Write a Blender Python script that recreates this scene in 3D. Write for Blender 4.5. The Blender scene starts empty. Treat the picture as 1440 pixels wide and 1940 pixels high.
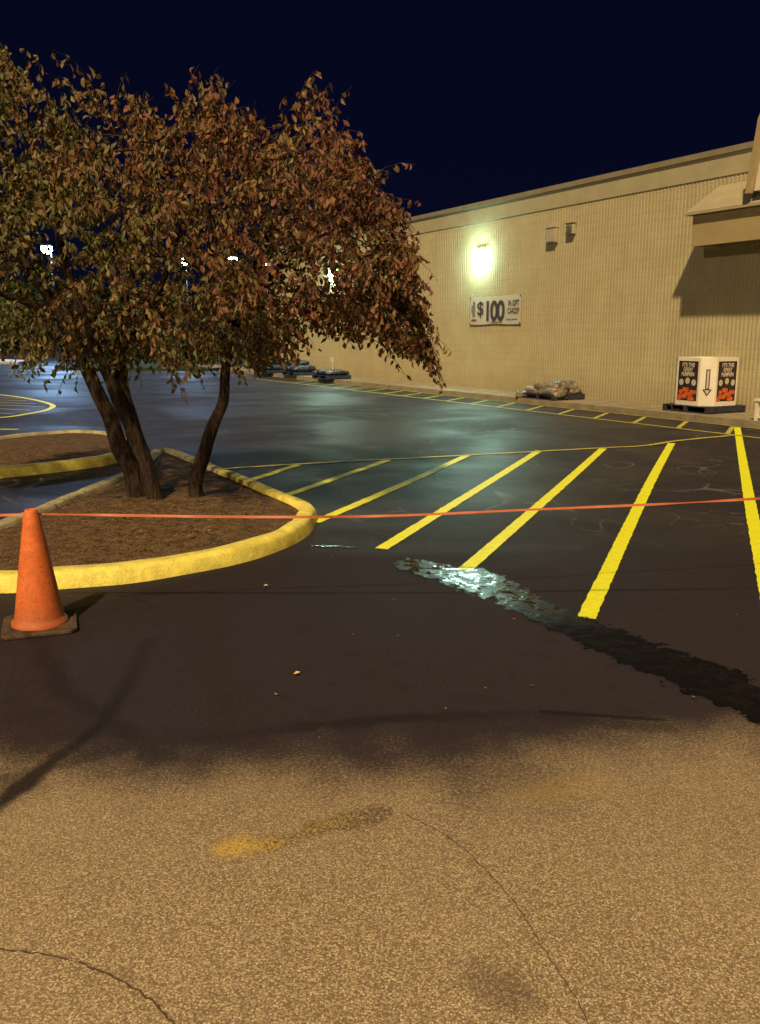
import bpy, math, random
from mathutils import Vector, Matrix, noise
random.seed(7)
R=random.random
def U(a,b): return a+(b-a)*random.random()
col=bpy.context.scene.collection
scene=bpy.context.scene
scene.view_settings.view_transform='Standard'
scene.view_settings.look='None'
scene.view_settings.exposure=0

# ------------------------------------------------------------ frames
NX,NY=0.872556,0.488514      # into the store wall
DX,DY=-0.488514,0.872556     # along the wall, away
YAW=math.atan2(-0.872556,0.488514)
KW=15.45
def P(k,S,z=0.0): return Vector((NX*k+DX*S, NY*k+DY*S, z))

# ------------------------------------------------------------ node helpers
class NT:
    def __init__(s,name):
        s.mat=bpy.data.materials.new(name); s.mat.use_nodes=True
        s.t=s.mat.node_tree; s.n=s.t.nodes
        s.b=s.n['Principled BSDF']
    def new(s,t,**k):
        n=s.n.new(t)
        for a,b in k.items(): setattr(n,a,b)
        return n
    def put(s,sock,v):
        if v is None: return
        if hasattr(v,'is_linked') or isinstance(v,bpy.types.NodeSocket): s.t.links.new(v,sock)
        else:
            if isinstance(v,(tuple,list)) and len(v)==3 and sock.type=='RGBA': v=(*v,1)
            sock.default_value=v
    def m(s,op,a,b=None,c=None,clamp=False):
        n=s.new('ShaderNodeMath',operation=op,use_clamp=clamp)
        s.put(n.inputs[0],a); s.put(n.inputs[1],b); s.put(n.inputs[2],c); return n.outputs[0]
    def mix(s,f,a,b,bt='MIX'):
        n=s.new('ShaderNodeMix',data_type='RGBA',blend_type=bt)
        s.put(n.inputs[0],f); s.put(n.inputs[6],a); s.put(n.inputs[7],b); return n.outputs[2]
    def sm(s,x,lo,hi,a=0.0,b=1.0):
        n=s.new('ShaderNodeMapRange',interpolation_type='SMOOTHSTEP')
        s.put(n.inputs[0],x); s.put(n.inputs[1],lo); s.put(n.inputs[2],hi); s.put(n.inputs[3],a); s.put(n.inputs[4],b)
        return n.outputs[0]
    def obj(s): return s.new('ShaderNodeTexCoord').outputs['Object']
    def noise(s,vec,scale,detail=3,rough=.55,dist=0):
        n=s.new('ShaderNodeTexNoise'); s.put(n.inputs['Vector'],vec)
        n.inputs['Scale'].default_value=scale; n.inputs['Detail'].default_value=detail
        n.inputs['Roughness'].default_value=rough; n.inputs['Distortion'].default_value=dist
        return n.outputs[0]
    def voro(s,vec,scale,feature='F1',out='Distance'):
        n=s.new('ShaderNodeTexVoronoi',feature=feature); s.put(n.inputs['Vector'],vec); n.inputs['Scale'].default_value=scale
        return n.outputs[out]
    def bump(s,h,strength=.3,dist=.01,normal=None):
        n=s.new('ShaderNodeBump'); s.put(n.inputs['Height'],h); n.inputs['Strength'].default_value=strength
        n.inputs['Distance'].default_value=dist
        if normal is not None: s.put(n.inputs['Normal'],normal)
        return n.outputs[0]
    def set(s,color=None,rough=None,normal=None,spec=None,metal=None,em=None,ems=None):
        i=s.b.inputs
        s.put(i['Base Color'],color); s.put(i['Roughness'],rough); s.put(i['Normal'],normal)
        s.put(i['Specular IOR Level'],spec); s.put(i['Metallic'],metal)
        s.put(i['Emission Color'],em); s.put(i['Emission Strength'],ems)
        return s.mat
def simple(name,c,rough=.6,var=.25,scale=6,bumpd=.004,spec=.4,metal=0,fine=60):
    t=NT(name); o=t.obj(); n=t.noise(o,scale,4,.6); n2=t.noise(o,fine,2,.6)
    k=t.m('ADD',t.m('MULTIPLY',n,.65),t.m('MULTIPLY',n2,.35))
    dark=tuple(x*(1-var*1.6) for x in c); lite=tuple(min(1,x*(1+var)) for x in c)
    cc=t.mix(t.sm(k,.3,.7),dark,lite)
    return t.set(cc,rough,t.bump(n2,.5,bumpd),spec,metal)
def emit(name,c,st):
    t=NT(name); return t.set((c[0],c[1],c[2]),.5,em=c,ems=st)

# ------------------------------------------------------------ mesh helpers
class MB:
    def __init__(s): s.v=[]; s.f=[]; s.mi=[]
    def add(s,vs,fs,mi=0):
        o=len(s.v); s.v+= [tuple(x) for x in vs]; s.f+=[tuple(i+o for i in f) for f in fs]; s.mi+=[mi]*len(fs)
    def box(s,x0,x1,y0,y1,z0,z1,mi=0):
        vs=[Vector(q) for q in ((x0,y0,z0),(x1,y0,z0),(x1,y1,z0),(x0,y1,z0),(x0,y0,z1),(x1,y0,z1),(x1,y1,z1),(x0,y1,z1))]
        s.add(vs,[(0,3,2,1),(4,5,6,7),(0,1,5,4),(1,2,6,5),(2,3,7,6),(3,0,4,7)],mi)
    def lathe(s,prof,n=24,c=(0,0,0),mi=0,cap=True):
        vs=[];fs=[]
        for r,z in prof:
            for i in range(n):
                a=2*math.pi*i/n; vs.append((c[0]+r*math.cos(a),c[1]+r*math.sin(a),c[2]+z))
        for j in range(len(prof)-1):
            for i in range(n):
                k=(i+1)%n; fs.append((j*n+i,j*n+k,(j+1)*n+k,(j+1)*n+i))
        if cap:
            fs.append(tuple(range(n))[::-1]); fs.append(tuple((len(prof)-1)*n+i for i in range(n)))
        s.add(vs,fs,mi)
    def tube(s,pts,rad,n=8,mi=0,wob=0):
        pts=[Vector(p) for p in pts]; vs=[];fs=[]
        for j,p in enumerate(pts):
            d=(pts[min(j+1,len(pts)-1)]-pts[max(j-1,0)]).normalized()
            a=d.cross(Vector((.3,1,.2))).normalized(); b=d.cross(a)
            for i in range(n):
                t=2*math.pi*i/n
                r=rad[j]*(1+wob*math.sin(3*t+j*.35)+wob*.8*math.sin(5*t+1.3+j*.8)) if wob else rad[j]
                vs.append(p+(a*math.cos(t)+b*math.sin(t))*r)
        for j in range(len(pts)-1):
            for i in range(n):
                k=(i+1)%n; fs.append((j*n+i,j*n+k,(j+1)*n+k,(j+1)*n+i))
        fs.append(tuple(range(n))[::-1]); fs.append(tuple((len(pts)-1)*n+i for i in range(n)))
        s.add(vs,fs,mi)
    def prism(s,poly,y0,y1,mi=0):
        n=len(poly); vs=[(x,y0,z) for x,z in poly]+[(x,y1,z) for x,z in poly]
        fs=[tuple(range(n)),tuple(range(n,2*n))[::-1]]+[(i,i+n,(i+1)%n+n,(i+1)%n) for i in range(n)]
        s.add(vs,fs,mi)
    def prismz(s,poly,z0,z1,mi=0):
        n=len(poly); vs=[(x,y,z0) for x,y in poly]+[(x,y,z1) for x,y in poly]
        fs=[tuple(range(n))[::-1],tuple(range(n,2*n))]+[(i,(i+1)%n,(i+1)%n+n,i+n) for i in range(n)]
        s.add(vs,fs,mi)
    def obj(s,name,mats,parent=None,loc=None,yaw=None,smooth=False,bevel=0):
        me=bpy.data.meshes.new(name); me.from_pydata(s.v,[],s.f)
        if not isinstance(mats,(list,tuple)): mats=[mats]
        for m in mats: me.materials.append(m)
        me.polygons.foreach_set('material_index',s.mi)
        if smooth: me.polygons.foreach_set('use_smooth',[True]*len(s.f))
        me.update()
        ob=bpy.data.objects.new(name,me); col.objects.link(ob)
        if parent: ob.parent=parent
        if loc is not None: ob.location=loc
        if yaw is not None: ob.rotation_euler=(0,0,yaw)
        if bevel:
            b=ob.modifiers.new('bevel','BEVEL'); b.width=bevel; b.segments=2; b.limit_method='ANGLE'
        return ob
def tag(o,label=None,cat=None,group=None,kind=None):
    if label: o['label']=label
    if cat: o['category']=cat
    if group: o['group']=group
    if kind: o['kind']=kind
    return o
def empty(name,loc,yaw=0,label=None,cat=None,group=None):
    e=bpy.data.objects.new(name,None); e.empty_display_size=.2; col.objects.link(e); e.location=loc; e.rotation_euler=(0,0,yaw)
    tag(e,label,cat,group); return e
def catmull(p,closed=False,sub=6):
    n=len(p); out=[]
    rng=range(n) if closed else range(n-1)
    for i in rng:
        g=(lambda k:p[k%n]) if closed else (lambda k:p[max(0,min(n-1,k))])
        a,b,c,d=[Vector(g(i+k)) for k in (-1,0,1,2)]
        for j in range(sub):
            t=j/sub
            out.append(.5*((2*b)+(c-a)*t+(2*a-5*b+4*c-d)*t*t+(-a+3*b-3*c+d)*t**3))
    if not closed: out.append(Vector(p[-1]))
    return out
def ribbon(name,pts,w,z,mat,jit=.0,step=.06,smooth=True,taper=False):
    pts=[Vector((q[0],q[1])) for q in pts]
    if smooth and len(pts)>2: pts=catmull(pts,False,8)
    q=[pts[0]]
    for a,b in zip(pts,pts[1:]):
        L=(b-a).length; n=max(1,int(L/step))
        for i in range(1,n+1): q.append(a.lerp(b,i/n))
    vs=[];fs=[]
    for i,p in enumerate(q):
        d=(q[min(i+1,len(q)-1)]-q[max(i-1,0)]).normalized(); nrm=Vector((-d.y,d.x))
        ww=w*(.35+.65*min(1,i/6,(len(q)-1-i)/6)) if taper else w
        l=ww/2*(1+jit*noise.noise(Vector((i*.9,3,w*100)))*2); r=ww/2*(1+jit*noise.noise(Vector((i*.9,9,w*77)))*2)
        o=(noise.noise(Vector((i*.3,1,5)))*jit*w*.9)
        a=p+nrm*(l+o); b=p-nrm*(r-o)
        vs+=[(a.x,a.y,z),(b.x,b.y,z)]
    for i in range(len(q)-1): fs.append((2*i,2*i+1,2*i+3,2*i+2))
    m=MB(); m.add(vs,fs); return m.obj(name,mat)

# ------------------------------------------------------------ camera + world
cam=bpy.data.cameras.new('camera'); co=bpy.data.objects.new('camera',cam); col.objects.link(co)
co.location=(0,0,1.7); co.rotation_euler=(math.radians(90-11.5),0,0)
cam.sensor_fit='VERTICAL'; cam.sensor_height=24; cam.sensor_width=24; cam.lens=24*1650/1940; cam.clip_end=2000; cam.clip_start=.05
scene.camera=co
w=bpy.data.worlds.new('World'); scene.world=w; w.use_nodes=True
wn=w.node_tree.nodes; wl=w.node_tree.links
tc=wn.new('ShaderNodeTexCoord'); sp=wn.new('ShaderNodeSeparateXYZ'); wl.new(tc.outputs['Generated'],sp.inputs[0])
cr=wn.new('ShaderNodeValToRGB'); wl.new(sp.outputs[2],cr.inputs[0])
cr.color_ramp.elements[0].position=0; cr.color_ramp.elements[0].color=(.0022,.0035,.015,1)
cr.color_ramp.elements[1].position=.6; cr.color_ramp.elements[1].color=(.0010,.0010,.0075,1)
wl.new(cr.outputs[0],wn['Background'].inputs[0]); wn['Background'].inputs[1].default_value=1.0

def lamp(name,kind,loc,energy,color,size=.1,parent=None,**k):
    l=bpy.data.lights.new(name,kind); l.energy=energy; l.color=color
    if kind in('POINT','SPOT'): l.shadow_soft_size=size
    o=bpy.data.objects.new(name,l); col.objects.link(o); o.location=loc
    if parent: o.parent=parent
    for a,b in k.items(): setattr(l,a,b)
    return o
sun=lamp('sun','SUN',(0,-10,12),4.5,(1,.715,.37)); sun.data.angle=math.radians(2.0)
sun.rotation_euler=Vector((.30,1.30,-1.36)).to_track_quat('-Z','Y').to_euler()
# unseen warm fill light, added behind the camera to lift the shadows
lamp('fill_light','POINT',(-15,-13,9.5),8500,(1,.74,.46),.5)

# ------------------------------------------------------------ ground
t=NT('asphalt_ground'); o=t.obj()
sx=t.new('ShaderNodeSeparateXYZ'); t.put(sx.inputs[0],o); X,Y=sx.outputs[0],sx.outputs[1]
def segd(pts):
    res=None
    for a,b in zip(pts,pts[1:]):
        d=(b[0]-a[0],b[1]-a[1]); L2=d[0]**2+d[1]**2
        px=t.m('SUBTRACT',X,a[0]); py=t.m('SUBTRACT',Y,a[1])
        h=t.m('MULTIPLY',t.m('ADD',t.m('MULTIPLY',px,d[0]),t.m('MULTIPLY',py,d[1])),1/L2,clamp=True)
        ex=t.m('SUBTRACT',px,t.m('MULTIPLY',h,d[0])); ey=t.m('SUBTRACT',py,t.m('MULTIPLY',h,d[1]))
        q=t.m('SQRT',t.m('ADD',t.m('MULTIPLY',ex,ex),t.m('MULTIPLY',ey,ey)))
        res=q if res is None else t.m('MINIMUM',res,q)
    return res
nbig=t.noise(o,1.3,2,.5); nmid=t.noise(o,5,3,.6); nfine=t.noise(o,70,2,.7)
vn=t.new('ShaderNodeTexVoronoi'); t.put(vn.inputs['Vector'],o); vn.inputs['Scale'].default_value=165
vd=vn.outputs['Distance']; sv=t.new('ShaderNodeSeparateColor'); t.put(sv.inputs[0],vn.outputs['Color'])
agg=t.new('ShaderNodeValToRGB'); e=agg.color_ramp.elements
t.put(agg.inputs[0],sv.outputs[0])
e[0].position=0; e[0].color=(.17,.125,.082,1); e[1].position=1; e[1].color=(.68,.57,.42,1)
x=e.new(.2); x.color=(.32,.25,.165,1); x=e.new(.75); x.color=(.46,.375,.25,1)
aggc=t.mix(t.sm(vd,.32,.78),agg.outputs[0],(.18,.135,.09))
aggc=t.mix(t.sm(nfine,.58,.75,0,.35),aggc,(.15,.11,.075))
aggc=t.mix(t.sm(nmid,.3,.75,0,.08),aggc,(.27,.21,.14))
aggc=t.mix(t.sm(nbig,.45,.75,0,.12),aggc,(.46,.38,.26))
aggc=t.mix(t.sm(Y,1.9,3.3,0,.36),aggc,(.17,.13,.09))
sealc=t.mix(t.sm(nfine,.35,.75),(.016,.0130,.020),(.040,.032,.042))
sealc=t.mix(t.sm(nbig,.35,.7,0,.5),sealc,(.019,.016,.023))
sealc=t.mix(t.sm(sv.outputs[1],.94,1,0,.4),sealc,(.09,.078,.085))
sealc=t.mix(t.sm(Y,4.0,7.0,.40,0),sealc,(.042,.032,.038))
sealc=t.mix(t.m('MULTIPLY',t.sm(nmid,.5,.7),t.sm(Y,6.5,4.5,0,.35)),sealc,(.020,.016,.021))
edge=t.m('ADD',t.sm(X,.3,1.3,3.14,3.42),t.m('MULTIPLY',t.m('SUBTRACT',nbig,.5),.9))
edge=t.m('ADD',edge,t.m('MULTIPLY',t.m('SUBTRACT',nmid,.5),.35))
dd=t.m('SUBTRACT',Y,edge)
spray=t.m('ADD',dd,t.m('MULTIPLY',t.m('SUBTRACT',nfine,.5),.8))
seal=t.sm(spray,-.36,.40)
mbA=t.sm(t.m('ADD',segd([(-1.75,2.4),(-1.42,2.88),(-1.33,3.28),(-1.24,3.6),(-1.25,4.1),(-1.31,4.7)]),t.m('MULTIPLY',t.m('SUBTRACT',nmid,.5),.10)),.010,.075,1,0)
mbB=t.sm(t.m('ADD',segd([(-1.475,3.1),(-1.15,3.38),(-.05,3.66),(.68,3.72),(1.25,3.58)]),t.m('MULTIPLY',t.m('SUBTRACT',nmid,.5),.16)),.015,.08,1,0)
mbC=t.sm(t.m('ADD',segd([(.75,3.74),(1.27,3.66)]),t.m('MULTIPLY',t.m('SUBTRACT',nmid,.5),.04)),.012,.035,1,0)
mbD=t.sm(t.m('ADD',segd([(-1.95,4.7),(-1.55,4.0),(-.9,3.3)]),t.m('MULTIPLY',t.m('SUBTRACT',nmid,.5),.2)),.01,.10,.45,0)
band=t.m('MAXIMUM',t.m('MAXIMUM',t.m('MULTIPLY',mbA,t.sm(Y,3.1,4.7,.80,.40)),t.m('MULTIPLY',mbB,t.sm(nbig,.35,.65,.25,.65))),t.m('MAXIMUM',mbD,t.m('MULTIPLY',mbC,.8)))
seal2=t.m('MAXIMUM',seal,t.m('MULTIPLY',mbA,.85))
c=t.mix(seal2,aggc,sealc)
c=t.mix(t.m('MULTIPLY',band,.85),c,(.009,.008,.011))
yp=t.m('ADD',segd([(-.52,2.665),(-.365,2.68),(-.20,2.78),(-.02,2.86)]),t.m('MULTIPLY',t.m('SUBTRACT',nmid,.5),.2))
brk=t.m('ADD',t.m('ADD',t.m('MULTIPLY',nfine,.7),t.m('MULTIPLY',sv.outputs[2],.3)),t.m('MULTIPLY',X,-.50))
ym=t.m('MULTIPLY',t.sm(yp,.0,.07,1,0),t.sm(brk,.64,.74))
c=t.mix(t.m('MULTIPLY',t.sm(t.m('SUBTRACT',yp,t.m('MULTIPLY',nfine,.06)),-.01,.05,1,0),t.m('MULTIPLY',t.sm(X,-.50,-.33,0,.7),t.sm(nfine,.36,.54))),c,(.05,.035,.028))
c=t.mix(t.m('MULTIPLY',ym,.68),c,(.58,.41,.04))
yp2=t.m('ADD',segd([(.55,3.0),(.85,3.1)]),t.m('MULTIPLY',t.m('SUBTRACT',nmid,.5),.2))
c=t.mix(t.m('MULTIPLY',t.sm(yp2,.0,.13,.3,0),t.sm(nfine,.45,.55)),c,(.50,.34,.08))
st=t.m('ADD',segd([(.27,2.05),(.36,2.0)]),t.m('MULTIPLY',t.m('SUBTRACT',nmid,.5),.2))
c=t.mix(t.m('MULTIPLY',t.sm(st,.0,.12,.6,0),t.sm(nfine,.3,.6,.4,1)),c,(.09,.065,.045))
warp=t.noise(o,.55,1,.5,1.5)
l1=t.m('ABSOLUTE',t.m('SUBTRACT',warp,.5))
sc=t.sm(l1,.002,.007,1,0)
l2=t.m('ABSOLUTE',t.m('SUBTRACT',t.noise(o,1.1,1,.4,2.5),.52)); sc=t.m('MAXIMUM',sc,t.sm(l2,.002,.008,1,0))
sc=t.m('MULTIPLY',sc,t.m('MULTIPLY',t.sm(nbig,.40,.56),t.sm(Y,6.3,8.5)))
sc=t.m('MULTIPLY',sc,t.sm(nfine,.35,.6))
c=t.mix(t.m('MULTIPLY',sc,.85),c,(.15,.145,.15))
nlow=t.noise(o,.35,3,.5,.8)
rough=t.m('ADD',t.sm(nlow,.35,.65,.48,.64),t.sm(Y,5.5,8.5,.2,0))
rough=t.mix(seal2,(.9,.9,.9),rough)
hh=t.m('SUBTRACT',nfine,t.m('MULTIPLY',vd,.3))
spc=t.m('MULTIPLY',t.sm(Y,4.5,8.5,.07,.25),t.m('MULTIPLY',t.sm(nlow,.35,.65,1.2,.7),t.sm(nbig,.35,.65,.85,1.1)))
G=t.set(c,rough,t.bump(hh,.5,.0045),spc)
m=MB(); s_=400; m.add([(-s_,-s_,0),(s_,-s_,0),(s_,s_,0),(-s_,s_,0)],[(0,1,2,3)])
tag(m.obj('ground',G),kind='structure')

# ------------------------------------------------------------ paint
def paintmat(name,c1,c2,wear):
    t=NT(name); o=t.obj(); n=t.noise(o,14,4,.6); f=t.noise(o,90,2,.7)
    c=t.mix(t.sm(n,.3,.7),c1,c2)
    k=t.m('ADD',t.m('MULTIPLY',n,.4),t.m('MULTIPLY',f,.6))
    c=t.mix(t.sm(k,.5+ (1-wear)*.12,.62+(1-wear)*.12,0,.75),c,(.10,.08,.02))
    return t.set(c,.55,t.bump(f,.5,.004),.4)
YL=paintmat('yellow_line_paint',(.74,.78,.012),(.86,.92,.02),.25)
YO=paintmat('yellow_line_paint_thin',(.40,.37,.06),(.56,.53,.07),.5)
stripes=[[(-1.1,11.5),(-1.63,9.99)],[(.11,11.94),(-1.09,9.06)],[(1.25,12.43),(.45,10.4),(-.6,7.87)],[(2.38,12.95),(1.2,9.9),(.01,6.85)],[(3.4,13.2),(2.1,9.9),(.6,6.14)],[(4.66,13.86),(3.1,9.9),(1.26,5.09)],[(6.69,16.3),(3.85,8.91),(2.49,5.32),(2.05,4.2)]]
for s in stripes:
    r=ribbon('parking_line',s,.112,.004,YL,.06,.04)
    tag(r,'freshly painted yellow parking stripe on black asphalt','painted line','parking stripes on the lot')
r=ribbon('border_line',[(-2.1,11.08),(-1.1,11.55),(1.25,12.43),(3.42,13.26),(4.12,13.52),(4.9,14.2),(6.1,14.97)],.085,.0075,YO,.2,.08)
tag(r,'thin worn yellow line joining the ends of the parking stripes','painted line')
r=ribbon('fire_lane_line',[P(12.69,6),P(12.69,20),P(12.69,34)],.08,.004,YO,.15,.2,False)
tag(r,'long thin yellow fire lane line along the sidewalk','painted line')
r=ribbon('kerb_edge_line',[P(13.9,6),P(13.9,20),P(13.9,34)],.05,.0075,YO,.15,.2,False)
tag(r,'thin yellow line painted along the foot of the kerb','painted line')
for i in range(-1,17):
    S=11.42+i*1.11
    r=ribbon('hatch_line',[P(12.75,S),P(13.85,S+.78)],.085,.004,YO,.15,.1,False)
    tag(r,'short slanted yellow hatch stripe in the fire lane','painted line','fire lane hatch stripes')
hp=catmull([(-12.5,26.2),(-10.9,25.2),(-9.62,23.85),(-8.2,21.8),(-7.69,20.3),(-7.71,19.05),(-7.94,18.2),(-8.9,17.2),(-10.5,16.2)],False,6)
r=ribbon('hatch_outline',[(p.x,p.y) for p in hp],.13,.0075,YL,.1,.15,False)
tag(r,'rounded yellow outline of a hatched no parking zone','painted line')
for i in range(7):
    y=18.2+i*.95
    xr=-7.9 if y<21 else -7.9-(y-21)*.62
    r=ribbon('hatch_line',[(xr-4.6,y+1.9),(xr-.15,y)],.09,.004,YO,.1,.3,False)
    tag(r,'slanted yellow stripe inside the hatched no parking zone','painted line','no parking zone hatch stripes')
r=ribbon('parking_line',[(-7.6,15.95),(-6.62,15.95)],.11,.004,YL,.1,.1,False)
tag(r,'short worn yellow parking stripe end','painted line','parking stripes on the lot')

t=NT('crack_dark'); CR=t.set((.07,.048,.035),.9)
def crack(pts,wd,name='pavement_crack'):
    p=catmull(pts,False,14); q=[]
    for i,a in enumerate(p): q.append((a.x+noise.noise(Vector((i*.45,0,wd*900)))*.006,a.y+noise.noise(Vector((i*.45,7,2)))*.006))
    tag(ribbon(name,q,wd,.004,CR,1.0,.008,False,True),kind='structure')
crack([(-1.35,2.22),(-1.07,2.16),(-.943,2.14),(-.795,2.09),(-.641,2.0),(-.518,1.89),(-.4,1.75)],.0050)
crack([(.067,2.88),(.15,2.81),(.253,2.695),(.342,2.53),(.416,2.35),(.461,2.16),(.495,2.04),(.525,1.89),(.55,1.7)],.0028)
CR=NT('seam_dark').set((.008,.007,.008),.9)
crack([(-1.95,5.52),(-1.14,5.67),(-.436,5.77),(.295,5.86),(1.05,5.99),(2.88,6.38),(4.5,6.7)],.008,'pavement_seam')

# wet sealant streak: strip with a feathered, broken rim
t=NT('wet_sealer'); o=t.obj()
sx=t.new('ShaderNodeSeparateXYZ'); t.put(sx.inputs[0],o)
st_=t.new('ShaderNodeMapping'); t.put(st_.inputs[0],o); st_.inputs['Rotation'].default_value=(0,0,math.radians(50)); st_.inputs['Scale'].default_value=(1.6,1,1)
n=t.noise(st_.outputs[0],9,2,.5,.5); f=t.noise(o,42,3,.6); n3=t.noise(o,10,4,.65)
at=t.new('ShaderNodeAttribute',attribute_name='rim')
bh=t.m('ADD',t.m('MULTIPLY',n,1.0),t.m('MULTIPLY',f,.22))
WET=t.set(t.mix(n,(.004,.004,.006),(.008,.006,.009)),t.m('ADD',t.sm(n3,.42,.58,.09,.40),t.sm(sx.outputs[1],4.9,5.5,.26,0)),t.bump(bh,1.0,.0062),t.sm(sx.outputs[1],4.8,5.6,.04,.9))
al=t.sm(t.m('ADD',at.outputs['Fac'],t.m('MULTIPLY',t.m('SUBTRACT',n3,.5),1.7)),.18,.34)
t.put(t.b.inputs['Alpha'],al)
up=[(.10,6.40),(.22,6.58),(.38,6.50),(.56,6.33),(.72,6.31),(.84,6.22),(.92,6.02),(1.04,5.76),(1.12,5.48),(1.32,5.08),(1.50,4.84),(1.62,4.62),(1.78,4.44),(1.87,4.24),(1.93,3.97),(2.05,3.47),(2.1,2.8)]
lo=[(.08,6.36),(.15,6.12),(.28,5.98),(.40,5.82),(.52,5.64),(.62,5.46),(.72,5.28),(.84,5.08),(.96,4.84),(1.06,4.66),(1.18,4.42),(1.28,4.26),(1.38,4.06),(1.50,3.82),(1.66,3.56),(1.74,3.15),(1.78,2.8)]
ua=catmull(up,False,6); la=catmull(lo,False,6); nc=9; vs=[];fs=[];rim=[]
for i,(a,b) in enumerate(zip(ua,la)):
    for j in range(nc):
        p=a.lerp(b,j/(nc-1)); vs.append((p.x,p.y,.0055)); rim.append(min(j,nc-1-j)/((nc-1)/2)*min(1,.25+i/9))
for i in range(len(ua)-1):
    for j in range(nc-1): q=i*nc+j; fs.append((q,q+nc,q+nc+1,q+1))
m=MB(); m.add(vs,fs); ob=m.obj('wet_sealant_puddle',WET,smooth=True)
if ob.data.polygons[30].normal.z<0: ob.data.flip_normals()
ra=ob.data.attributes.new('rim','FLOAT','POINT'); ra.data.foreach_set('value',rim)
tag(ob,'long glossy streak of wet black sealer across the asphalt','puddle')
t=NT('wet_splash'); WS=t.set((.006,.006,.008),.15,t.bump(t.noise(t.obj(),40,2),.6,.003),.8)
for (cx,cy,l) in ((-.55,6.95,.10),(-.42,6.93,.13),(-.25,6.9,.07)):
    m=MB(); k=14
    m.add([(cx+l*math.cos(6.283*i/k)*U(.8,1.1),cy+.018*math.sin(6.283*i/k)*U(.7,1.2),.0055) for i in range(k)],[tuple(range(k))])
    tag(m.obj('wet_sealant_puddle',WS),'small shiny splash of wet sealer on the asphalt','puddle')

# ------------------------------------------------------------ islands
KY=simple('kerb_yellow_paint',(.78,.70,.14),.65,.20,8,.008)
KG=simple('kerb_concrete',(.36,.32,.21),.85,.3,7,.008)
t=NT('mulch'); o=t.obj(); n=t.noise(o,9,4,.65); f=t.voro(o,75,out='Color'); sf=t.new('ShaderNodeSeparateColor'); t.put(sf.inputs[0],f)
cc=t.mix(t.sm(n,.3,.7),(.055,.035,.019),(.16,.103,.056)); cc=t.mix(t.sm(sf.outputs[0],.7,1,0,.7),cc,(.26,.17,.09)); cc=t.mix(t.sm(sf.outputs[1],.6,.9,0,.6),cc,(.035,.022,.014))
MU=t.set(cc,.95,t.bump(t.m('ADD',sf.outputs[0],n),.8,.015),.1)
def island(pts,yellowf,label,wid=.165,h=.125):
    loop=catmull(pts,True,7); n=len(loop)
    area=sum(loop[i].x*loop[(i+1)%n].y-loop[(i+1)%n].x*loop[i].y for i in range(n))
    if area<0: loop=loop[::-1]
    ctr=sum(loop,Vector((0,0)))/n
    e=empty('traffic_island',(ctr.x,ctr.y,0),0,label,'traffic island')
    prof=[(0,-.02),(.012,h*.75),(.035,h*.96),(.06,h),(wid-.02,h),(wid,h-.015),(wid+.005,.0)]
    vs=[];nrm=[]
    for i in range(n):
        d=(loop[(i+1)%n]-loop[i-1]).normalized(); nrm.append(Vector((-d.y,d.x)))
    for i in range(n):
        for (q,z) in prof:
            p=loop[i]+nrm[i]*(q+noise.noise(Vector((loop[i].x*2,loop[i].y*2,z*30)))*.018)
            vs.append((p.x-ctr.x,p.y-ctr.y,z+noise.noise(Vector((loop[i].x*3,loop[i].y*3,9)))*.010*(1 if z>.05 else 0)))
    k=len(prof)
    m=MB()
    m.v=vs
    for i in range(n):
        for j in range(k-1):
            a=i*k+j; b=((i+1)%n)*k+j
            m.f.append((a,b,b+1,a+1)); m.mi.append(0 if yellowf(loop[i].x,loop[i].y) else 1)
    m.obj('kerb',[KY,KG],e,smooth=True)
    inner=[loop[i]+nrm[i]*(wid-.01) for i in range(n)]
    m=MB(); rings=9; vs=[]
    for r in range(rings):
        s=1-r/rings
        for p in inner:
            q=ctr+(p-ctr)*s
            z=h-.045+.05*(1-s*s)+noise.noise(Vector((q.x*4,q.y*4,3)))*.02*(1 if r else 0)
            vs.append((q.x-ctr.x,q.y-ctr.y,z))
    vs.append((0,0,h+.01)); fs=[]
    for r in range(rings-1):
        for i in range(n): fs.append((r*n+i,r*n+(i+1)%n,(r+1)*n+(i+1)%n,(r+1)*n+i))
    for i in range(n): fs.append(((rings-1)*n+i,(rings-1)*n+(i+1)%n,rings*n))
    m.add(vs,fs); m.obj('soil',MU,e,smooth=True)
    return e,ctr
i1=[(-3.11,5.62),(-2.545,5.61),(-2.19,5.70),(-1.73,5.86),(-1.245,6.21),(-.907,6.60),(-.666,7.13),(-.587,7.76),(-.66,8.23),(-1.27,9.37),(-1.86,10.44),(-2.35,11.31),(-2.95,12.35),(-3.22,12.3),(-3.10,11.3),(-3.05,10.25),(-3.12,9.5),(-3.22,8.37),(-3.34,7.34),(-3.6,6.6),(-3.55,5.95)]
island(i1,lambda x,y:(y<10.2 and x>-2.75) or y<6.7,'teardrop island with yellow kerb and mulch around a tree')
i2=[(-5.40,9.75),(-4.56,10.4),(-3.9,11.05),(-3.55,11.7),(-3.62,12.8),(-4.31,14.3),(-5.13,14.8),(-5.9,14.2),(-6.4,12.9),(-6.6,11.3),(-6.3,10.0)]
island(i2,lambda x,y:(y<11.6 and x>-6),'mulched parking island with worn yellow kerb')

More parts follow.
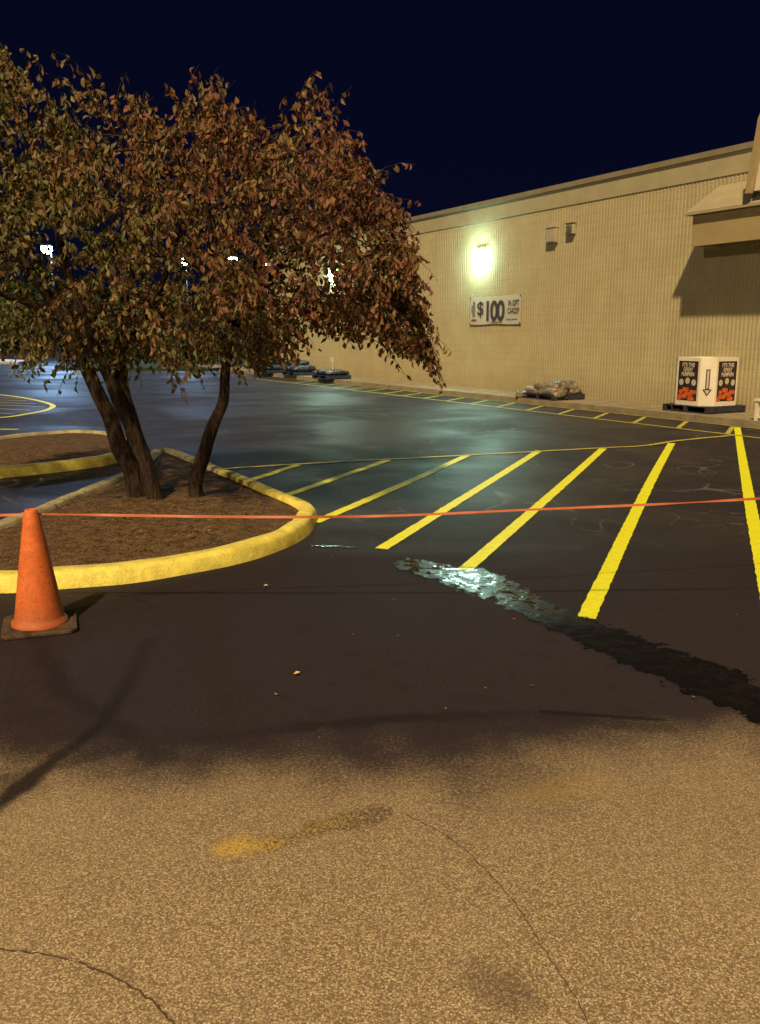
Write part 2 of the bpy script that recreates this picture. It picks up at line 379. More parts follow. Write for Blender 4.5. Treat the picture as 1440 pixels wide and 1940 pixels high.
# ------------------------------------------------------------ leaves / tree
def leafmat(name,cols,tr=.25,shift=0):
    t=NT(name); g=t.new('ShaderNodeNewGeometry'); o=t.obj()
    r=t.new('ShaderNodeValToRGB'); e=r.color_ramp.elements
    n=t.noise(o,1.1,2,.6)
    sx=t.new('ShaderNodeSeparateXYZ'); t.put(sx.inputs[0],o)
    grad=t.m('ADD',t.m('ADD',t.m('MULTIPLY',sx.outputs[0],.12),t.m('MULTIPLY',sx.outputs[2],.08)),shift)
    t.put(r.inputs[0],t.m('ADD',t.m('ADD',t.m('MULTIPLY',g.outputs['Random Per Island'],.55),t.sm(n,.3,.7,0,.35)),grad))
    e[0].position=0; e[0].color=(*cols[0],1); e[1].position=1; e[1].color=(*cols[-1],1)
    for i,c in enumerate(cols[1:-1]): x=e.new((i+1)/(len(cols)-1)); x.color=(*c,1)
    t.set(r.outputs[0],.55,spec=.3)
    tb=t.new('ShaderNodeBsdfTranslucent'); t.put(tb.inputs[0],r.outputs[0])
    ms=t.new('ShaderNodeMixShader'); ms.inputs[0].default_value=tr
    t.t.links.new(t.b.outputs[0],ms.inputs[1]); t.t.links.new(tb.outputs[0],ms.inputs[2]); t.t.links.new(ms.outputs[0],t.n['Material Output'].inputs[0])
    return t.mat
LM=leafmat('autumn_leaf',[(.085,.11,.034),(.15,.16,.05),(.09,.09,.038),(.20,.16,.055),(.11,.075,.038),(.22,.125,.05),(.13,.062,.038),(.23,.095,.048),(.115,.044,.034),(.16,.058,.042)],.2,-.23)
t=NT('bark'); o=t.obj(); mp=t.new('ShaderNodeMapping'); t.put(mp.inputs[0],o); mp.inputs['Scale'].default_value=(1,1,.22)
n=t.noise(mp.outputs[0],34,5,.7); b=t.noise(o,5,3,.6)
BK=t.set(t.mix(t.sm(n,.35,.65),(.014,.010,.010),t.mix(b,(.045,.031,.025),(.085,.056,.038))),.9,t.bump(n,1,.03),.15)
tree=empty('tree',(-2.2,8.5,.1),0,'multi trunk autumn tree with drooping rust brown leaves','tree')
TO=Vector((-2.2,8.5,.1))
stems=[([(-2.38,8.5,.02),(-2.42,8.5,.3),(-2.52,8.45,.6),(-2.64,8.45,.95),(-2.78,8.4,1.4),(-3.0,8.35,1.9),(-3.35,8.25,2.5),(-3.7,8.2,3.1)],.105),
([(-2.28,8.62,.02),(-2.33,8.6,.35),(-2.41,8.55,.7),(-2.49,8.52,1.1),(-2.5,8.5,1.5),(-2.42,8.6,2.2),(-2.3,8.7,3.0),(-2.2,8.7,3.6)],.10),
([(-2.18,8.40,.02),(-2.23,8.36,.35),(-2.34,8.30,.7),(-2.46,8.22,1.1),(-2.60,8.1,1.6),(-2.75,7.9,2.3),(-2.8,7.7,3.0)],.085),
([(-1.83,8.55,.02),(-1.81,8.56,.3),(-1.74,8.58,.6),(-1.64,8.6,.88),(-1.53,8.6,1.12),(-1.50,8.6,1.45),(-1.35,8.55,2.0),(-1.05,8.5,2.6),(-.75,8.45,3.3)],.078),
([(-1.46,8.6,1.6),(-1.1,8.7,2.2),(-.65,8.8,2.65),(-.2,8.8,2.75)],.04),
([(-1.40,8.55,1.7),(-1.5,8.2,2.2),(-1.5,7.9,2.9),(-1.35,7.8,3.5)],.035),
([(-2.5,8.5,1.5),(-2.1,8.3,2.0),(-1.8,8.1,2.6),(-1.75,8.0,3.3)],.04),
([(-2.82,8.4,1.4),(-3.1,8.8,1.9),(-3.5,9.3,2.4),(-3.9,9.5,2.9)],.04),
([(-3.0,8.35,1.9),(-3.5,8.0,2.1),(-4.0,7.8,2.3),(-4.4,7.7,2.4)],.035)]
mb=MB(); spts=[]
for pts,r in stems:
    q=catmull([Vector(p)-TO for p in pts],False,5); n=len(q)
    rad=[r*(1.25 if (i<2 and pts[0][2]<.1) else 1)*(1-.72*i/(n-1)) for i in range(n)]
    q=[p+Vector((noise.noise(p*3)*.03,noise.noise(p*3+Vector((5,5,5)))*.03,0)) for p in q]
    mb.tube(q,rad,12,0,.09)
    spts+= [p for p in q if p.z>1.2]
mb.obj('trunk',BK,tree,smooth=True)
def interp(tab,x):
    if x<=tab[0][0]: return tab[0][1]
    for (a,b),(c,d) in zip(tab,tab[1:]):
        if x<=c: return b+(d-b)*(x-a)/(c-a)
    return tab[-1][1]
TOP=[(-5.0,3.6),(-4.4,4.2),(-3.9,4.45),(-3.4,4.38),(-3.15,3.90),(-2.85,3.80),(-2.6,3.62),(-2.3,3.85),(-1.9,3.58),(-1.43,3.80),(-1.1,3.38),(-.8,3.42),(-.57,3.82),(-.4,3.48),(-.14,3.28),(.1,2.92),(.28,2.60),(.36,2.2),(.48,1.9)]
BOT=[(-5.0,2.0),(-4.2,1.70),(-3.6,1.72),(-3.2,1.46),(-2.9,1.38),(-2.6,1.50),(-2.2,1.56),(-1.8,1.50),(-1.4,1.50),(-1.15,1.48),(-.95,1.62),(-.6,1.88),(-.25,1.82),(0,1.76),(.25,1.64),(.5,1.56),(.6,1.6)]
LV=[];LF=[]
def leaf(p,ax,side,L,W):
    nrm=ax.cross(side)
    o=len(LV); mid=p+ax*L*.45
    tip=p+ax*L+nrm*L*U(-.25,.25)
    LV.extend([p,mid+side*W+nrm*W*.5,mid-side*W+nrm*W*.5,tip,mid, p+ax*L*.75+side*W*.62+nrm*W*.4, p+ax*L*.75-side*W*.62+nrm*W*.4])
    LF.extend([(o,o+1,o+4),(o,o+4,o+2),(o+4,o+1,o+5,o+3),(o+4,o+3,o+6,o+2)])
bm_=MB(); cnt=0; tries=0
while cnt<2800 and tries<110000:
    tries+=1
    x=U(-5.0,.48); zt=interp(TOP,x); zb=interp(BOT,x)
    z=U(zb,zt); h=(z-zb)/(zt-zb)
    hx=max(0,1-((x+2.1)/2.85)**2)**.5
    dep=(.25+1.75*hx)*(max(.05,1-(2*h-1)**2*.75))**.5
    y=8.5+U(-1,1)*dep
    p=Vector((x,y,z))
    e_=abs(y-8.5)/dep
    g=noise.noise(p*1.6+Vector((3,1,7)))+.6*noise.noise(p*3.6)
    inner=max(abs(2*h-1),e_)
    if g<-.05: continue
    if inner<.45 and R()<.6: continue
    cnt+=1
    out=Vector((x+2.1,(y-8.5)*1.0,(z-2.1)*1.1)); out.normalize()
    d=(out+Vector((U(-.6,.6),U(-.6,.6),U(-.2,.6)))).normalized()
    L=U(.17,.36); n=5
    if R()<.12: L*=1.8
    if x<-.4 and h>.8: d=(d+Vector((0,0,.7))).normalized()
    q=p-d*L*.6; pts=[q.copy()]; droop=.34 if x>-.4 else .26
    for i in range(n):
        d=(d+Vector((0,0,-droop))).normalized(); q=q+d*L/n*1.2; pts.append(q.copy())
    bm_.tube([a-TO for a in pts],[.0045-.0006*i for i in range(n+1)],3)
    k=random.randint(8,13)
    for j in range(k):
        f=(j+U(0,.8))/k*n; i=min(n-1,int(f)); pp=pts[i].lerp(pts[i+1],min(1,f-i))
        ax=Vector((U(-.7,.7),U(-.7,.7),U(-1.3,-.2))).normalized()
        sd=ax.cross(Vector((U(-1,1),U(-1,1),U(-.4,.4)))).normalized()
        leaf(pp+Vector((U(-.03,.03),U(-.03,.03),U(-.02,.02)))-TO,ax,sd,U(.050,.092),U(.014,.025))
    if cnt%20==0 and (x<-.6 or h>.45):
        a=pts[0]-TO; s=min(spts,key=lambda s:(s-a).length+max(0,s.z-a.z)*2)
        mid=s.lerp(a,.5)+Vector((U(-.1,.1),U(-.1,.1),U(0,.15)))
        c_=catmull([s,mid,a],False,5); m_=len(c_)
        bm_.tube(c_,[.016*(1-.65*i/(m_-1)) for i in range(m_)],5)
bm_.obj('branches',BK,tree)
m=MB(); m.add(LV,LF); m.obj('crown',LM,tree)

LM2=leafmat('fallen_leaf',[(.10,.05,.025),(.16,.09,.045),(.24,.14,.06),(.08,.04,.02)],.1)
LV=[];LF=[]
i=0
while i<380:
    x=U(-3.3,-.9); y=U(6.1,11)
    if ((x+2.1)/.98)**2+((y-8.0)/ 1.75)**2>1: continue
    i+=1; a=U(0,6.28); ax=Vector((math.cos(a),math.sin(a),U(-.15,.15))).normalized()
    leaf(Vector((x,y,.14+U(0,.01))),ax,ax.cross(Vector((U(-.3,.3),U(-.3,.3),1))).normalized(),U(.025,.050),U(.008,.016))
for i in range(38):
    x=U(-.5,4); y=U(3.4,11); a=U(0,6.28); ax=Vector((math.cos(a),math.sin(a),.1)).normalized()
    leaf(Vector((x,y,.015)),ax,ax.cross(Vector((0,0,1))).normalized(),U(.015,.03),U(.005,.010))
m=MB(); m.add(LV,LF); tag(m.obj('leaf_litter',LM2),'scattered small dry leaves on mulch and asphalt','fallen leaves',kind='stuff')
LM3=simple('tan_leaf',(.55,.33,.12),.7,.2)
for (x,y) in ((-.80,5.75),(-.44,4.17)):
    LV=[];LF=[]; leaf(Vector((x,y,.012)),Vector((.96,.2,.1)).normalized(),Vector((-.2,.96,.1)).normalized(),.036,.014)
    m=MB(); m.add(LV,LF); tag(m.obj('fallen_leaf',LM3),'single tan leaf lying on dark asphalt','leaf','single leaves on asphalt')

# ------------------------------------------------------------ cone + tape
t=NT('cone_orange'); o=t.obj(); n=t.noise(o,7,5,.7); f=t.noise(o,50,4,.7)
sx=t.new('ShaderNodeSeparateXYZ'); t.put(sx.inputs[0],o)
c=t.mix(t.sm(n,.3,.7),(.54,.12,.028),(.70,.18,.05)); c=t.mix(t.sm(f,.42,.7,0,.65),c,(.30,.09,.04)); c=t.mix(t.sm(sx.outputs[2],.05,.22,.55,0),c,(.25,.08,.04))
CO=t.set(c,.6,t.bump(f,.4,.003),.3)
CB=simple('cone_rubber_base',(.085,.055,.038),.8,.4,10,.004,.2)
cone=empty('traffic_cone',(-2.02,4.94,0),math.radians(20),'scuffed orange traffic cone standing before the kerb','traffic cone')
m=MB(); m.lathe([(.160,.028),(.158,.045),(.144,.055),(.138,.075),(.119,.20),(.096,.35),(.070,.52),(.047,.66),(.037,.70),(.032,.712),(.024,.712),(.024,.60)],40,cap=False); m.obj('cone_body',CO,cone,smooth=True)
m=MB()
h_=.208; ch=.035
pl=[(-h_+ch,-h_),(h_-ch,-h_),(h_,-h_+ch),(h_,h_-ch),(h_-ch,h_),(-h_+ch,h_),(-h_,h_-ch),(-h_,-h_+ch)]
m.prismz(pl,.002,.028); m.obj('cone_base',CB,cone,bevel=.008)
t=NT('tape_orange'); o=t.obj(); TP=t.set(t.mix(t.noise(o,9,3),(.30,.075,.03),(.52,.16,.075)),.5,spec=.3)
m=MB(); vs=[];fs=[]
ctrl=[(-5.5,4.8,.62),(-3.6,4.92,.65),(-2.2,4.985,.668),(-2.05,4.99,.672),(-1.9,4.99,.672),(-.37,5.0,.652),(.87,5.0,.695),(2.22,5.0,.765),(4.6,5.0,.9)]
q=catmull(ctrl,False,60)
for i,p in enumerate(q):
    tw=1.0+1.9*noise.noise(Vector((p.x*.55,2,0)))+1.1*noise.noise(Vector((p.x*1.9,8,0)))
    u=Vector((0,math.cos(tw),math.sin(tw)))*.0078
    zz=noise.noise(Vector((p.x*.8,4,0)))*.008
    pp=p+Vector((0,0,zz)); vs+=[pp+u,pp-u]
for i in range(len(q)-1): fs.append((2*i,2*i+1,2*i+3,2*i+2))
m.add(vs,fs)
tag(m.obj('barrier_tape',TP,smooth=True),'thin orange plastic barrier tape strung past the traffic cone','barrier tape')

# ------------------------------------------------------------ store building
t=NT('ribbed_block'); o=t.obj(); sx=t.new('ShaderNodeSeparateXYZ'); t.put(sx.inputs[0],o)
zz=sx.outputs[2]; fr=t.m('FRACT',t.m('DIVIDE',zz,.2)); mort=t.m('MAXIMUM',t.sm(fr,.0,.09,1,0),t.sm(fr,.93,1,0,1))
n=t.noise(o,1.6,4,.6); f=t.noise(o,45,3,.75); g=t.noise(o,16,2,.6)
c=t.mix(t.sm(n,.3,.7),(.40,.362,.225),(.455,.415,.265)); c=t.mix(t.sm(f,.42,.72,0,.4),c,(.28,.245,.155)); c=t.mix(t.m('MULTIPLY',mort,.18),c,(.20,.165,.11))
c=t.mix(t.sm(zz,.1,.9,.3,0),c,(.23,.185,.12))
WALL=t.set(c,.9,t.bump(t.m('SUBTRACT',t.m('ADD',f,g),t.m('MULTIPLY',mort,.3)),.7,.008),.2)
BAND=simple('fascia_stucco',(.38,.35,.23),.85,.08,2,.004)
COP=simple('coping_metal',(.24,.21,.14),.6,.1,3,.002)
TRIM=simple('tan_trim',(.36,.29,.15),.7,.08,3,.003)
PALE=simple('pale_trim',(.38,.34,.23),.7,.08,3,.003)
WHITE=simple('white_panel',(.62,.58,.48),.6,.1,4,.003)
DARK=simple('dark_soffit',(.16,.13,.08),.8,.2,4,.003)
S0=38.1
bld=empty('store_building',P(KW,S0),YAW,'long windowless tan ribbed block store wall with entrance canopy','building')
m=MB(); LN=36.0; per=.10; x=0; vs=[]; prof=[]
while x<LN:
    for a,b in ((0,-.009),(.052,-.009),(.064,0),(.088,0)): prof.append((x+a+U(-.002,.002),b+U(-.0008,.0008)))
    x+=per
n=len(prof); nz=8
zs=[.13+(4.90-.13)*i/nz for i in range(nz+1)]
for z in zs: vs+=[(a,b,z) for a,b in prof]
fs=[(j*n+i,j*n+i+1,(j+1)*n+i+1,(j+1)*n+i) for j in range(nz) for i in range(n-1)]
m.add(vs,fs); m.box(0,LN,.01,.35,0,4.90); m.obj('wall',WALL,bld)
m=MB(); m.box(-.02,LN,-.03,.35,4.902,5.33); m.obj('fascia',BAND,bld)
m=MB(); m.box(-.08,LN,-.08,.40,5.332,5.45); m.obj('coping',COP,bld)
m=MB(); m.box(0,.3,.352,30,0,5.2); m.obj('side_wall',WALL,bld)
m=MB(); m.box(.302,LN,.42,30,4.9,5.1); m.obj('roof',DARK,bld)
cx=S0-13.0
m=MB(); m.box(cx,LN,-.92,-.80,3.46,4.06); m.box(cx,cx+.1,-.798,-.06,3.46,4.06)
can=m.obj('canopy',TRIM,bld)
m=MB(); m.box(cx+.11,LN,-.795,-.055,3.52,3.56); m.obj('soffit',DARK,can)
m=MB(); m.box(cx-.12,LN,-1.04,-.80,4.062,4.11); m.obj('canopy_trim',PALE,can)
m=MB(); m.add([(cx-.12,-1.03,4.115),(LN,-1.03,4.115),(LN,-.055,4.72),(cx-.12,-.055,4.72),(cx-.12,-.055,4.062),(cx-.12,-1.03,4.112)],[(0,1,2,3),(0,3,4,5)]); m.obj('canopy_roof',PALE,can)
m=MB(); g0=S0-11.60
m.prism([(g0+.12,4.32),(g0+.30,5.57),(g0+1.3,7.6),(LN,7.6),(LN,4.32)],-1.06,-.10); gb=m.obj('gable',WHITE,bld)
m=MB(); m.prism([(g0,4.28),(g0+.10,4.28),(g0+.33,5.57),(g0+1.35,7.6),(g0+1.15,7.6),(g0+.16,5.57)],-1.16,-1.065)
m.obj('gable_trim',TRIM,gb)
def thing_on_wall(name,S,z,label,cat,group=None): return empty(name,P(KW,S,z),YAW,label,cat,group)
GREY=simple('grey_box_paint',(.40,.37,.28),.5,.1,5,.002); GREYD=simple('grey_box_dark',(.12,.11,.09),.6,.2)
for S,z,a,b,lab in ((18.34,4.22,.36,.37,'square grey utility box mounted on ribbed wall'),(17.62,4.31,.25,.25,'small dark framed utility box on ribbed wall')):
    e=thing_on_wall('utility_box',S,z,lab,'utility box')
    m=MB(); m.box(-a/2,a/2,-.14,-.03,-b/2,b/2); m.obj('housing',GREY,e,bevel=.01)
    m=MB(); m.box(-a/2+.03,a/2-.03,-.155,-.142,-b/2+.03,b/2-.05); m.box(-a/2-.015,a/2+.015,-.16,-.03,b/2+.001,b/2+.02); m.obj('cover',GREY if a>.3 else GREYD,e)
HOUS=simple('lamp_housing',(.45,.45,.38),.5,.1); LENS=emit('lamp_lens',(.80,1,.80),60)
for i,S in enumerate((21.49,31.2)):
    e=thing_on_wall('wall_lamp',S,4.04,'lit greenish white floodlight glowing on the store wall','wall lamp','floodlights on the store wall')
    m=MB(); m.box(-.20,.20,-.14,-.03,.09,.12); m.box(-.03,.03,-.07,-.03,.12,.16); m.obj('housing',HOUS,e,bevel=.01)
    m=MB(); m.prism([(-.20,.086),(.20,.086),(.20,-.14),(-.20,-.14)],-.19,-.04); m.obj('lamp_lens',LENS,e,bevel=.04)
    lamp('lamp_light','POINT',(0,-.34,-.14),(115,70)[i],(.58,1,.78),.10,e)
    sl=lamp('flood_light','SPOT',(0,-.26,-.06),(560,280)[i],(.50,1,.82),.16,e,spot_size=math.radians(150),spot_blend=.6)
    sl.rotation_euler=Vector((.15,-1,-.32)).to_track_quat('-Z','Y').to_euler()

VIN=simple('banner_vinyl',(.50,.49,.42),.6,.06,2,.004); INK=simple('banner_ink',(.055,.05,.05),.6,.1); RED=simple('banner_red',(.30,.06,.04),.6,.1); GRY=simple('banner_grey',(.20,.19,.18),.6,.2)
def text(name,body,size,mat,parent,loc,yaw=None,sx=1,align='LEFT',bold=0,shear=0,sp=1.0):
    c=bpy.data.curves.new(name,'FONT'); c.body=body; c.size=size; c.extrude=.002; c.offset=bold; c.align_x=align; c.space_line=.85; c.shear=shear; c.space_character=sp
    o=bpy.data.objects.new(name,c); col.objects.link(o)
    bpy.context.view_layer.update()
    me=bpy.data.meshes.new_from_object(o.evaluated_get(bpy.context.evaluated_depsgraph_get()))
    bpy.data.objects.remove(o)
    me.transform(Matrix.Rotation(math.pi/2,4,'X')@Matrix.Diagonal((sx,1,1,1))); me.materials.clear(); me.materials.append(mat)
    ob=bpy.data.objects.new(name,me); col.objects.link(ob); ob.parent=parent; ob.location=loc
    if yaw is not None: ob.rotation_euler=(0,0,yaw)
    return ob
ban=thing_on_wall('banner',22.0,2.0,'white vinyl gift card banner tied to ribbed wall','banner')
BW,BH=2.44,.80
m=MB(); nx,nz=30,8; vs=[];fs=[]
for j in range(nz+1):
    for i in range(nx+1):
        u,v=i/nx,j/nz
        vs.append((u*BW,-.047+.008*noise.noise(Vector((u*7,v*3,1))),v*BH+.02*math.sin(u*math.pi*3)*(v-.5)-.02*math.sin(math.pi*u)*v))
for j in range(nz):
    for i in range(nx): a=j*(nx+1)+i; fs.append((a,a+1,a+nx+2,a+nx+1))
m.add(vs,fs); m.obj('banner_sheet',VIN,ban,smooth=True)
for x,z in ((.03,.03),(BW-.03,.03),(.03,BH-.03),(BW-.03,BH-.03)):
    m=MB(); m.box(x-.02,x+.02,-.07,-.062,z-.02,z+.02); m.obj('grommet',INK,ban)
text('lettering','$',.54,INK,ban,(.36,-.064,.28),sx=1.25,bold=.003)
text('lettering','100',.76,INK,ban,(.72,-.064,.12),sx=.98,bold=.020,sp=.84)
text('lettering','IN GIFT',.22,INK,ban,(1.86,-.064,.50),sx=.68,bold=.002)
text('lettering','CARDS*',.22,INK,ban,(1.85,-.064,.29),sx=.64,bold=.002,sp=1.05)
m=MB()
for x0,x1,z in ((1.05,1.6,.05),(1.80,2.3,.12)): m.box(x0,x1,-.064,-.062,z,z+.022)
m.obj('fine_print',GRY,ban)
m=MB(); m.lathe([(.0,-.002),(.055,-.002),(.055,.002),(0,.002)],16,cap=False)
m.v=[(a+.22,-.064+c*.5,b+.62) for a,b,c in m.v]
m.box(.15,.28,-.065,-.061,.25,.56); m.box(.09,.15,-.065,-.061,.38,.55); m.obj('printed_figure',GRY,ban)
m=MB(); m.box(.10,.36,-.0665,-.0645,.10,.15); m.obj('printed_accent',RED,ban)

SWM=simple('sidewalk_concrete',(.28,.24,.165),.9,.2,3,.006)
m=MB(); S=2.0
while S<46:
    m.box(0,1.46,S,S+1.49,-.05,.13); S+=1.5
m.v=[(NX*(13.99+a)+DX*b,NY*(13.99+a)+DY*b,c) for a,b,c in m.v]
tag(m.obj('sidewalk',SWM),kind='structure')
PB=simple('pallet_blue',(.02,.035,.09),.7,.4,12); PD=simple('pallet_dark',(.035,.035,.06),.8,.4,12)
def pallet(loc,yaw,mat,label,z=0.13,w=1.1,d=1.1):
    e=empty('pallet',(loc[0],loc[1],z),yaw,label,'pallet')
    m=MB()
    for i in range(7):
        y=-d/2+i*(d-.1)/6; m.box(-w/2,w/2,y,y+.1,.122,.142)
    m.obj('deck',mat,e)
    m=MB()
    for x in (-w/2,-.045,w/2-.09): m.box(x,x+.09,-d/2,d/2,.022,.12)
    for y in (-d/2,-.05,d/2-.1): m.box(-w/2,w/2,y,y+.1,.0,.02)
    m.obj('runners',mat,e)
    return e
bc=(6.80,18.35)
pallet(bc,YAW,PD,'dark plastic pallet under a cardboard bin',w=1.2,d=1.15)
CARD=simple('bin_cardboard',(.72,.69,.60),.8,.08,5,.003); BLK=simple('bin_black_print',(.03,.02,.02),.6,.3); ORG=simple('bin_orange_print',(.60,.12,.03),.6,.3,20); CRM=simple('bin_cream_print',(.50,.45,.36),.6,.1)
bn=empty('cardboard_bin',(bc[0],bc[1],.275),YAW,'tall white octagonal cardboard pumpkin bin on a pallet','bin')
hx,hy,cf=.52,.54,.22
oc=[(-hx+cf,-hy),(hx-cf,-hy),(hx,-hy+cf),(hx,hy-cf),(hx-cf,hy),(-hx+cf,hy),(-hx,hy-cf),(-hx,-hy+cf)]
m=MB(); H=.97; n=8
ino=[(x*.965,y*.965) for x,y in oc]
vs=[(x,y,0) for x,y in oc]+[(x,y,H) for x,y in oc]+[(x,y,H) for x,y in ino]+[(x,y,.5) for x,y in ino]
fs=[(i,(i+1)%n,(i+1)%n+n,i+n) for i in range(n)]+[(i+n,(i+1)%n+n,(i+1)%n+2*n,i+2*n) for i in range(n)]+[(i+2*n,(i+1)%n+2*n,(i+1)%n+3*n,i+3*n) for i in range(n)]+[tuple(range(n))[::-1],tuple(range(3*n,4*n))]
m.add(vs,fs); m.obj('bin_wall',CARD,bn)
def panel(cx_,cy_,yaw,wd):
    pe=MB(); pe.box(-wd/2,wd/2,-.006,-.002,.10,.90); po=pe.obj('printed_panel',BLK,bn,(cx_,cy_,0),yaw)
    m=MB()
    for i in range(14):
        x=-wd/2+.05+(wd-.1)*((i*.37)%1); z=.14+.045*(i%5); r=.058
        pts=[(x+r*math.cos(6.283*k/12),-.0065-.0003*i,z+r*.8*math.sin(6.283*k/12)) for k in range(12)]
        m.add(pts,[tuple(range(12))])
    m.obj('printed_pumpkins',ORG,po)
    m=MB()
    for i in range(3):
        x=-wd/2+.09+(wd-.18)*i/2; z=.47+.03*(i%2); r=.06
        m.add([(x+r*math.cos(6.283*k/12),-.0075,z+r*1.1*math.sin(6.283*k/12)) for k in range(12)],[tuple(range(12))])
    m.obj('printed_dots',CRM,po)
    text('lettering',"IT'S THE",.11,CRM,po,(0,-.009,.785),sx=.8*wd/.5,align='CENTER',bold=.004)
    text('lettering',"GREAT\nPUMPKIN",.11,CRM,po,(0,-.009,.69),sx=.72*wd/.5,align='CENTER',bold=.004)
panel(0,-hy,0,.50); panel(hx,0,math.pi/2,.54)
m=MB(); m.box(-.04,.04,-.006,-.002,.34,.74); m.prism([(-.09,.34),(.09,.34),(0,.20)],-.006,-.002); m.obj('printed_arrow',BLK,bn,(hx-cf/2,-hy+cf/2,0),math.pi/4)
m=MB(); m.box(-.02,.02,-.009,-.0065,.36,.72); m.prism([(-.05,.325),(.05,.325),(0,.23)],-.009,-.0065); m.obj('printed_arrow_fill',CRM,bn,(hx-cf/2,-hy+cf/2,0),math.pi/4)
WF=simple('white_paint_wood',(.70,.66,.55),.5,.08)
q=P(14.05,10.80,.13)
e=empty('white_stand',q,YAW,'low white painted wooden display stand on sidewalk','display stand')
for x in (0,.60): 
    for y in (0,.5):
        m=MB(); m.box(x,x+.06,y,y+.06,0,.36); m.obj('leg',WF,e)
m=MB(); m.box(-.02,.68,-.02,.58,.362,.41); m.obj('top',WF,e)
m=MB(); m.box(.06,.60,.01,.05,.05,.09); m.obj('rail',WF,e)

PLS=simple('shrink_wrapped_bags',(.20,.165,.125),.4,.45,9,.01,.6)
pc=(4.33,22.0)
pallet(pc,YAW,PD,'low pallet under wrapped bags',w=1.25,d=1.0,z=.131)
e=empty('bag_pile',(pc[0],pc[1],.275),YAW,'slumped shrink wrapped pile of brown mulch bags','bag pile')
def bag(m,cx_,cy_,cz,a,b,c,yaw,seed):
    nu,nv=18,10; vs=[];fs=[]
    f=lambda q,p:math.copysign(abs(q)**p,q)
    for j in range(nv+1):
        ph=-math.pi/2+math.pi*j/nv
        for i in range(nu):
            th=2*math.pi*i/nu
            p=Vector((f(math.cos(ph),.5)*f(math.cos(th),.5)*a,f(math.cos(ph),.5)*f(math.sin(th),.5)*b,f(math.sin(ph),.8)*c))
            p*=1+.28*noise.noise(p*7+Vector((seed,0,0)))
            p=Matrix.Rotation(yaw,3,'Z')@p; vs.append((p.x+cx_,p.y+cy_,p.z+cz))
    for j in range(nv):
        for i in range(nu): k=(i+1)%nu; fs.append((j*nu+i,j*nu+k,(j+1)*nu+k,(j+1)*nu+i))
    m.add(vs,fs)
for i,(x,y,z,a,b,c,r) in enumerate([(-.35,-.2,.02,.32,.24,.14,.1),(.3,-.22,.02,.36,.26,.14,-.1),(-.3,.22,.06,.32,.24,.1,0),(.33,.22,.06,.3,.23,.1,.2),(-.02,-.1,.15,.36,.27,.12,.3),(.30,.1,.20,.3,.24,.12,-.2),(-.66,-.3,-.05,.24,.24,.09,.6)]):
    m=MB(); bag(m,x,y,z,a,b,c,r,i*3.1); m.obj('bag',PLS,e)
def goods(k,S,label,blocks,mat):
    p=P(k,S)
    pallet((p.x,p.y),YAW,PB,'blue wooden pallet on the sidewalk',w=1.2,d=1.0)
    e=empty('pallet_load',(p.x,p.y,.275),YAW,label,'goods')
    for i,(x0,x1,y0,y1,z0,z1) in enumerate(blocks):
        m=MB(); bag(m,(x0+x1)/2,(y0+y1)/2,(z0+z1)/2,(x1-x0)/2*1.1,(y1-y0)/2*1.1,(z1-z0)/2*1.1,U(-.1,.1),i*2.3); m.obj('sack',mat,e,smooth=True)
    return e
GB=simple('blue_sack',(.035,.055,.11),.4,.6,8,.01,.7); GD=simple('dark_sack',(.045,.045,.07),.4,.6,8,.01,.7)
ld=goods(14.15,28.9,'low load of dark bagged goods with small price card',[(-.55,-.02,-.45,.45,0,.18),(.02,.55,-.45,.45,0,.16)],GD)
m=MB(); m.box(.1,.12,-.02,.0,.15,.62); m.box(.0,.24,-.03,-.022,.44,.64); m.obj('price_card',WF,ld)
goods(14.35,32.2,'low stack of dark blue bagged goods wrapped in film',[(-.55,0,-.45,.45,0,.22),(.0,.55,-.45,.45,0,.25),(-.5,.2,-.4,.4,.22,.42)],GB)
goods(14.2,34.6,'low stack of dark blue bagged goods wrapped in film',[(-.55,0,-.45,.45,0,.24),(.0,.55,-.45,.45,0,.2),(-.4,.25,-.4,.4,.22,.42)],GB)

# ------------------------------------------------------------ far background
GRM=simple('grass',(.025,.05,.018),.95,.4,3,.03)
m=MB(); m.prismz([(-16,43.5),(-8.0,42.5),(-6.2,46),(-8,62),(-18,66)],0,.12); tag(m.obj('lawn',GRM),kind='structure')
m=MB(); m.prismz([(-36,60),(-23.5,52),(-21.5,52.5),(-22,56),(-34,66)],0,.12); tag(m.obj('path',simple('pale_concrete',(.45,.43,.40),.9,.15)),kind='structure')
BD=simple('far_building_brick',(.10,.07,.05),.9,.2)
WIN=emit('lit_window',(1,.75,.4),.5)
fb=empty('distant_building',(-52,105,0),.25,'low dark building with a few lit windows','building')
m=MB(); m.box(-22,22,0,14,0,5.0); m.box(-22.4,22.4,-.4,14.4,5.02,5.5); m.obj('wall',BD,fb)
for i in range(9):
    if i in(2,6): continue
    m=MB(); x=-19+i*4.6; m.box(x,x+2.2,-.06,-.01,1.2,2.8); m.obj('window',WIN,fb)
LM4=leafmat('dark_foliage',[(.02,.035,.012),(.035,.05,.018),(.03,.035,.015)],.1)
LV=[];LF=[]
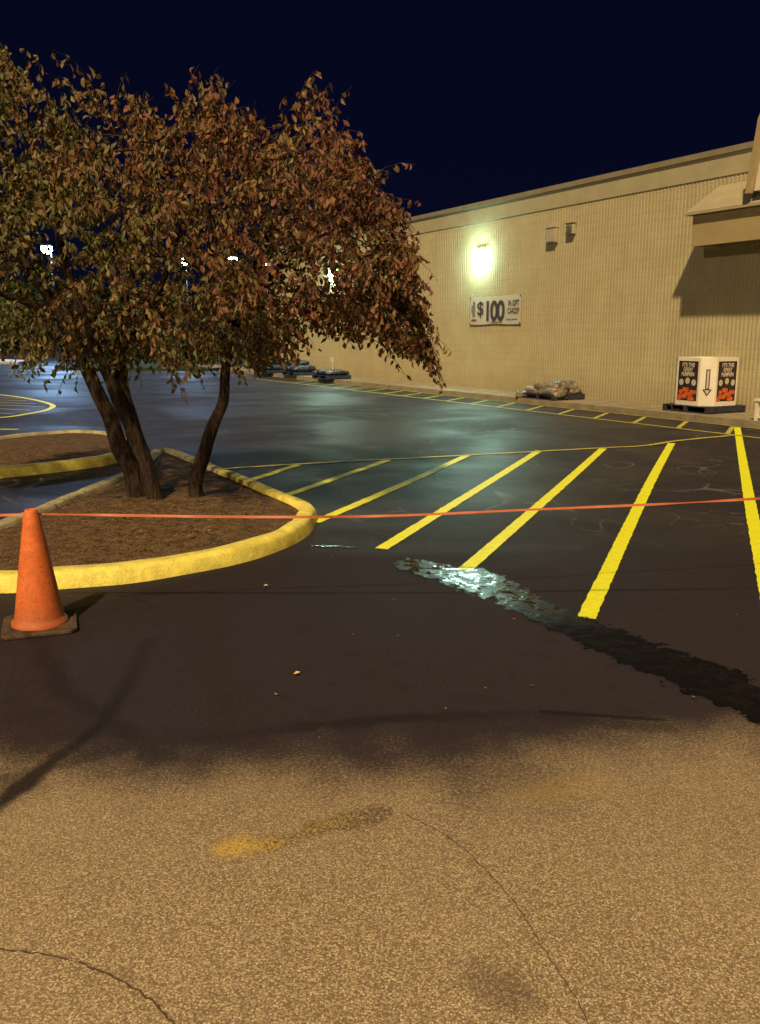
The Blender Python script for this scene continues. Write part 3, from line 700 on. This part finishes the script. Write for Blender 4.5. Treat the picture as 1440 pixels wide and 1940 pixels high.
for cxx,cyy,r,h in [(-14,60,3,2.2),(-9.5,64,3,2.6),(-20,80,5,6),(-11,85,6,7),(-3,82,5,5),(-30,92,6,6.5),(-60,88,8,8),(-44,125,12,9),(-2,62,3,2)]:
    for i in range(900):
        a=U(0,6.28); q=U(-1,1); rr=r*(1-.25*R())
        p=Vector((cxx+rr*math.cos(a)*(1-q*q)**.5,cyy+rr*math.sin(a)*(1-q*q)**.5,max(.1,h*.5+h*.5*q)))
        ax=Vector((U(-1,1),U(-1,1),U(-1,.3))).normalized(); leaf(p,ax,ax.cross(Vector((U(-1,1),U(-1,1),.3))).normalized(),r*.15,r*.06)
m=MB(); m.add(LV,LF); tag(m.obj('distant_trees',LM4),'dark mass of far off trees and shrubs','trees',kind='stuff')
POLE=simple('lamp_pole',(.03,.03,.03),.6,.2); LH=emit('street_lamp_lens',(.75,.88,1),60)
for x,y,z,en in ((-21.8,60,7.3,3400),(-14.6,68,7.2,1200),(-11.6,72,7.6,0),(-8.8,70,7.3,0)):
    e=empty('street_lamp',(x,y,0),0,'tall parking lot lamp with glowing white head','street lamp','lit parking lot lamps')
    m=MB(); m.lathe([(.16,0),(.16,.6),(.08,.62),(.06,z)],12); m.tube([(0,0,z),(0,-.5,z+.1)],[.04,.04],8); m.obj('pole',POLE,e)
    m=MB(); m.box(-.25,.25,-1.1,-.4,z+.06,z+.18); m.obj('lamp_head',POLE,e,bevel=.03)
    m=MB(); m.lathe([(.0,-.42),(.2,-.36),(.34,-.18),(.34,.05)],16,(0,-.75,z)); m.obj('lamp_lens',LH,e,smooth=True)
    if en: lamp('lamp_light','POINT',(0,-.75,z-.75),en,(.33,.60,1),.6,e)
CP=simple('car_paint_silver',(.45,.47,.5),.3,.05,2,.0,.6); GL=simple('car_glass',(.02,.02,.03),.1,.1); TY=simple('tyre_rubber',(.02,.02,.02),.8,.1)
car=empty('parked_car',(-33.6,74,0),.25,'silver sedan parked at the far edge of the lot','car')
m=MB(); m.prism([(-2.2,.35),(2.2,.35),(2.25,.75),(1.9,.95),(1.1,1.0),(.5,1.42),(-.9,1.45),(-1.6,1.02),(-2.15,.95)],-.85,.85); m.obj('body',CP,car,bevel=.08)
m=MB(); m.prism([(.95,1.02),(.45,1.36),(-.15,1.38),(-.15,1.02)],-.87,-.856); m.prism([(-.22,1.02),(-.22,1.38),(-.85,1.39),(-1.4,1.02)],-.87,-.856); m.obj('window',GL,car)
for x in (-1.35,1.35):
    m=MB(); m.lathe([(.33,-.1),(.33,.1)],20); m.v=[(x+a,-.80+c,.33+b) for a,b,c in m.v]; m.obj('wheel',TY,car)
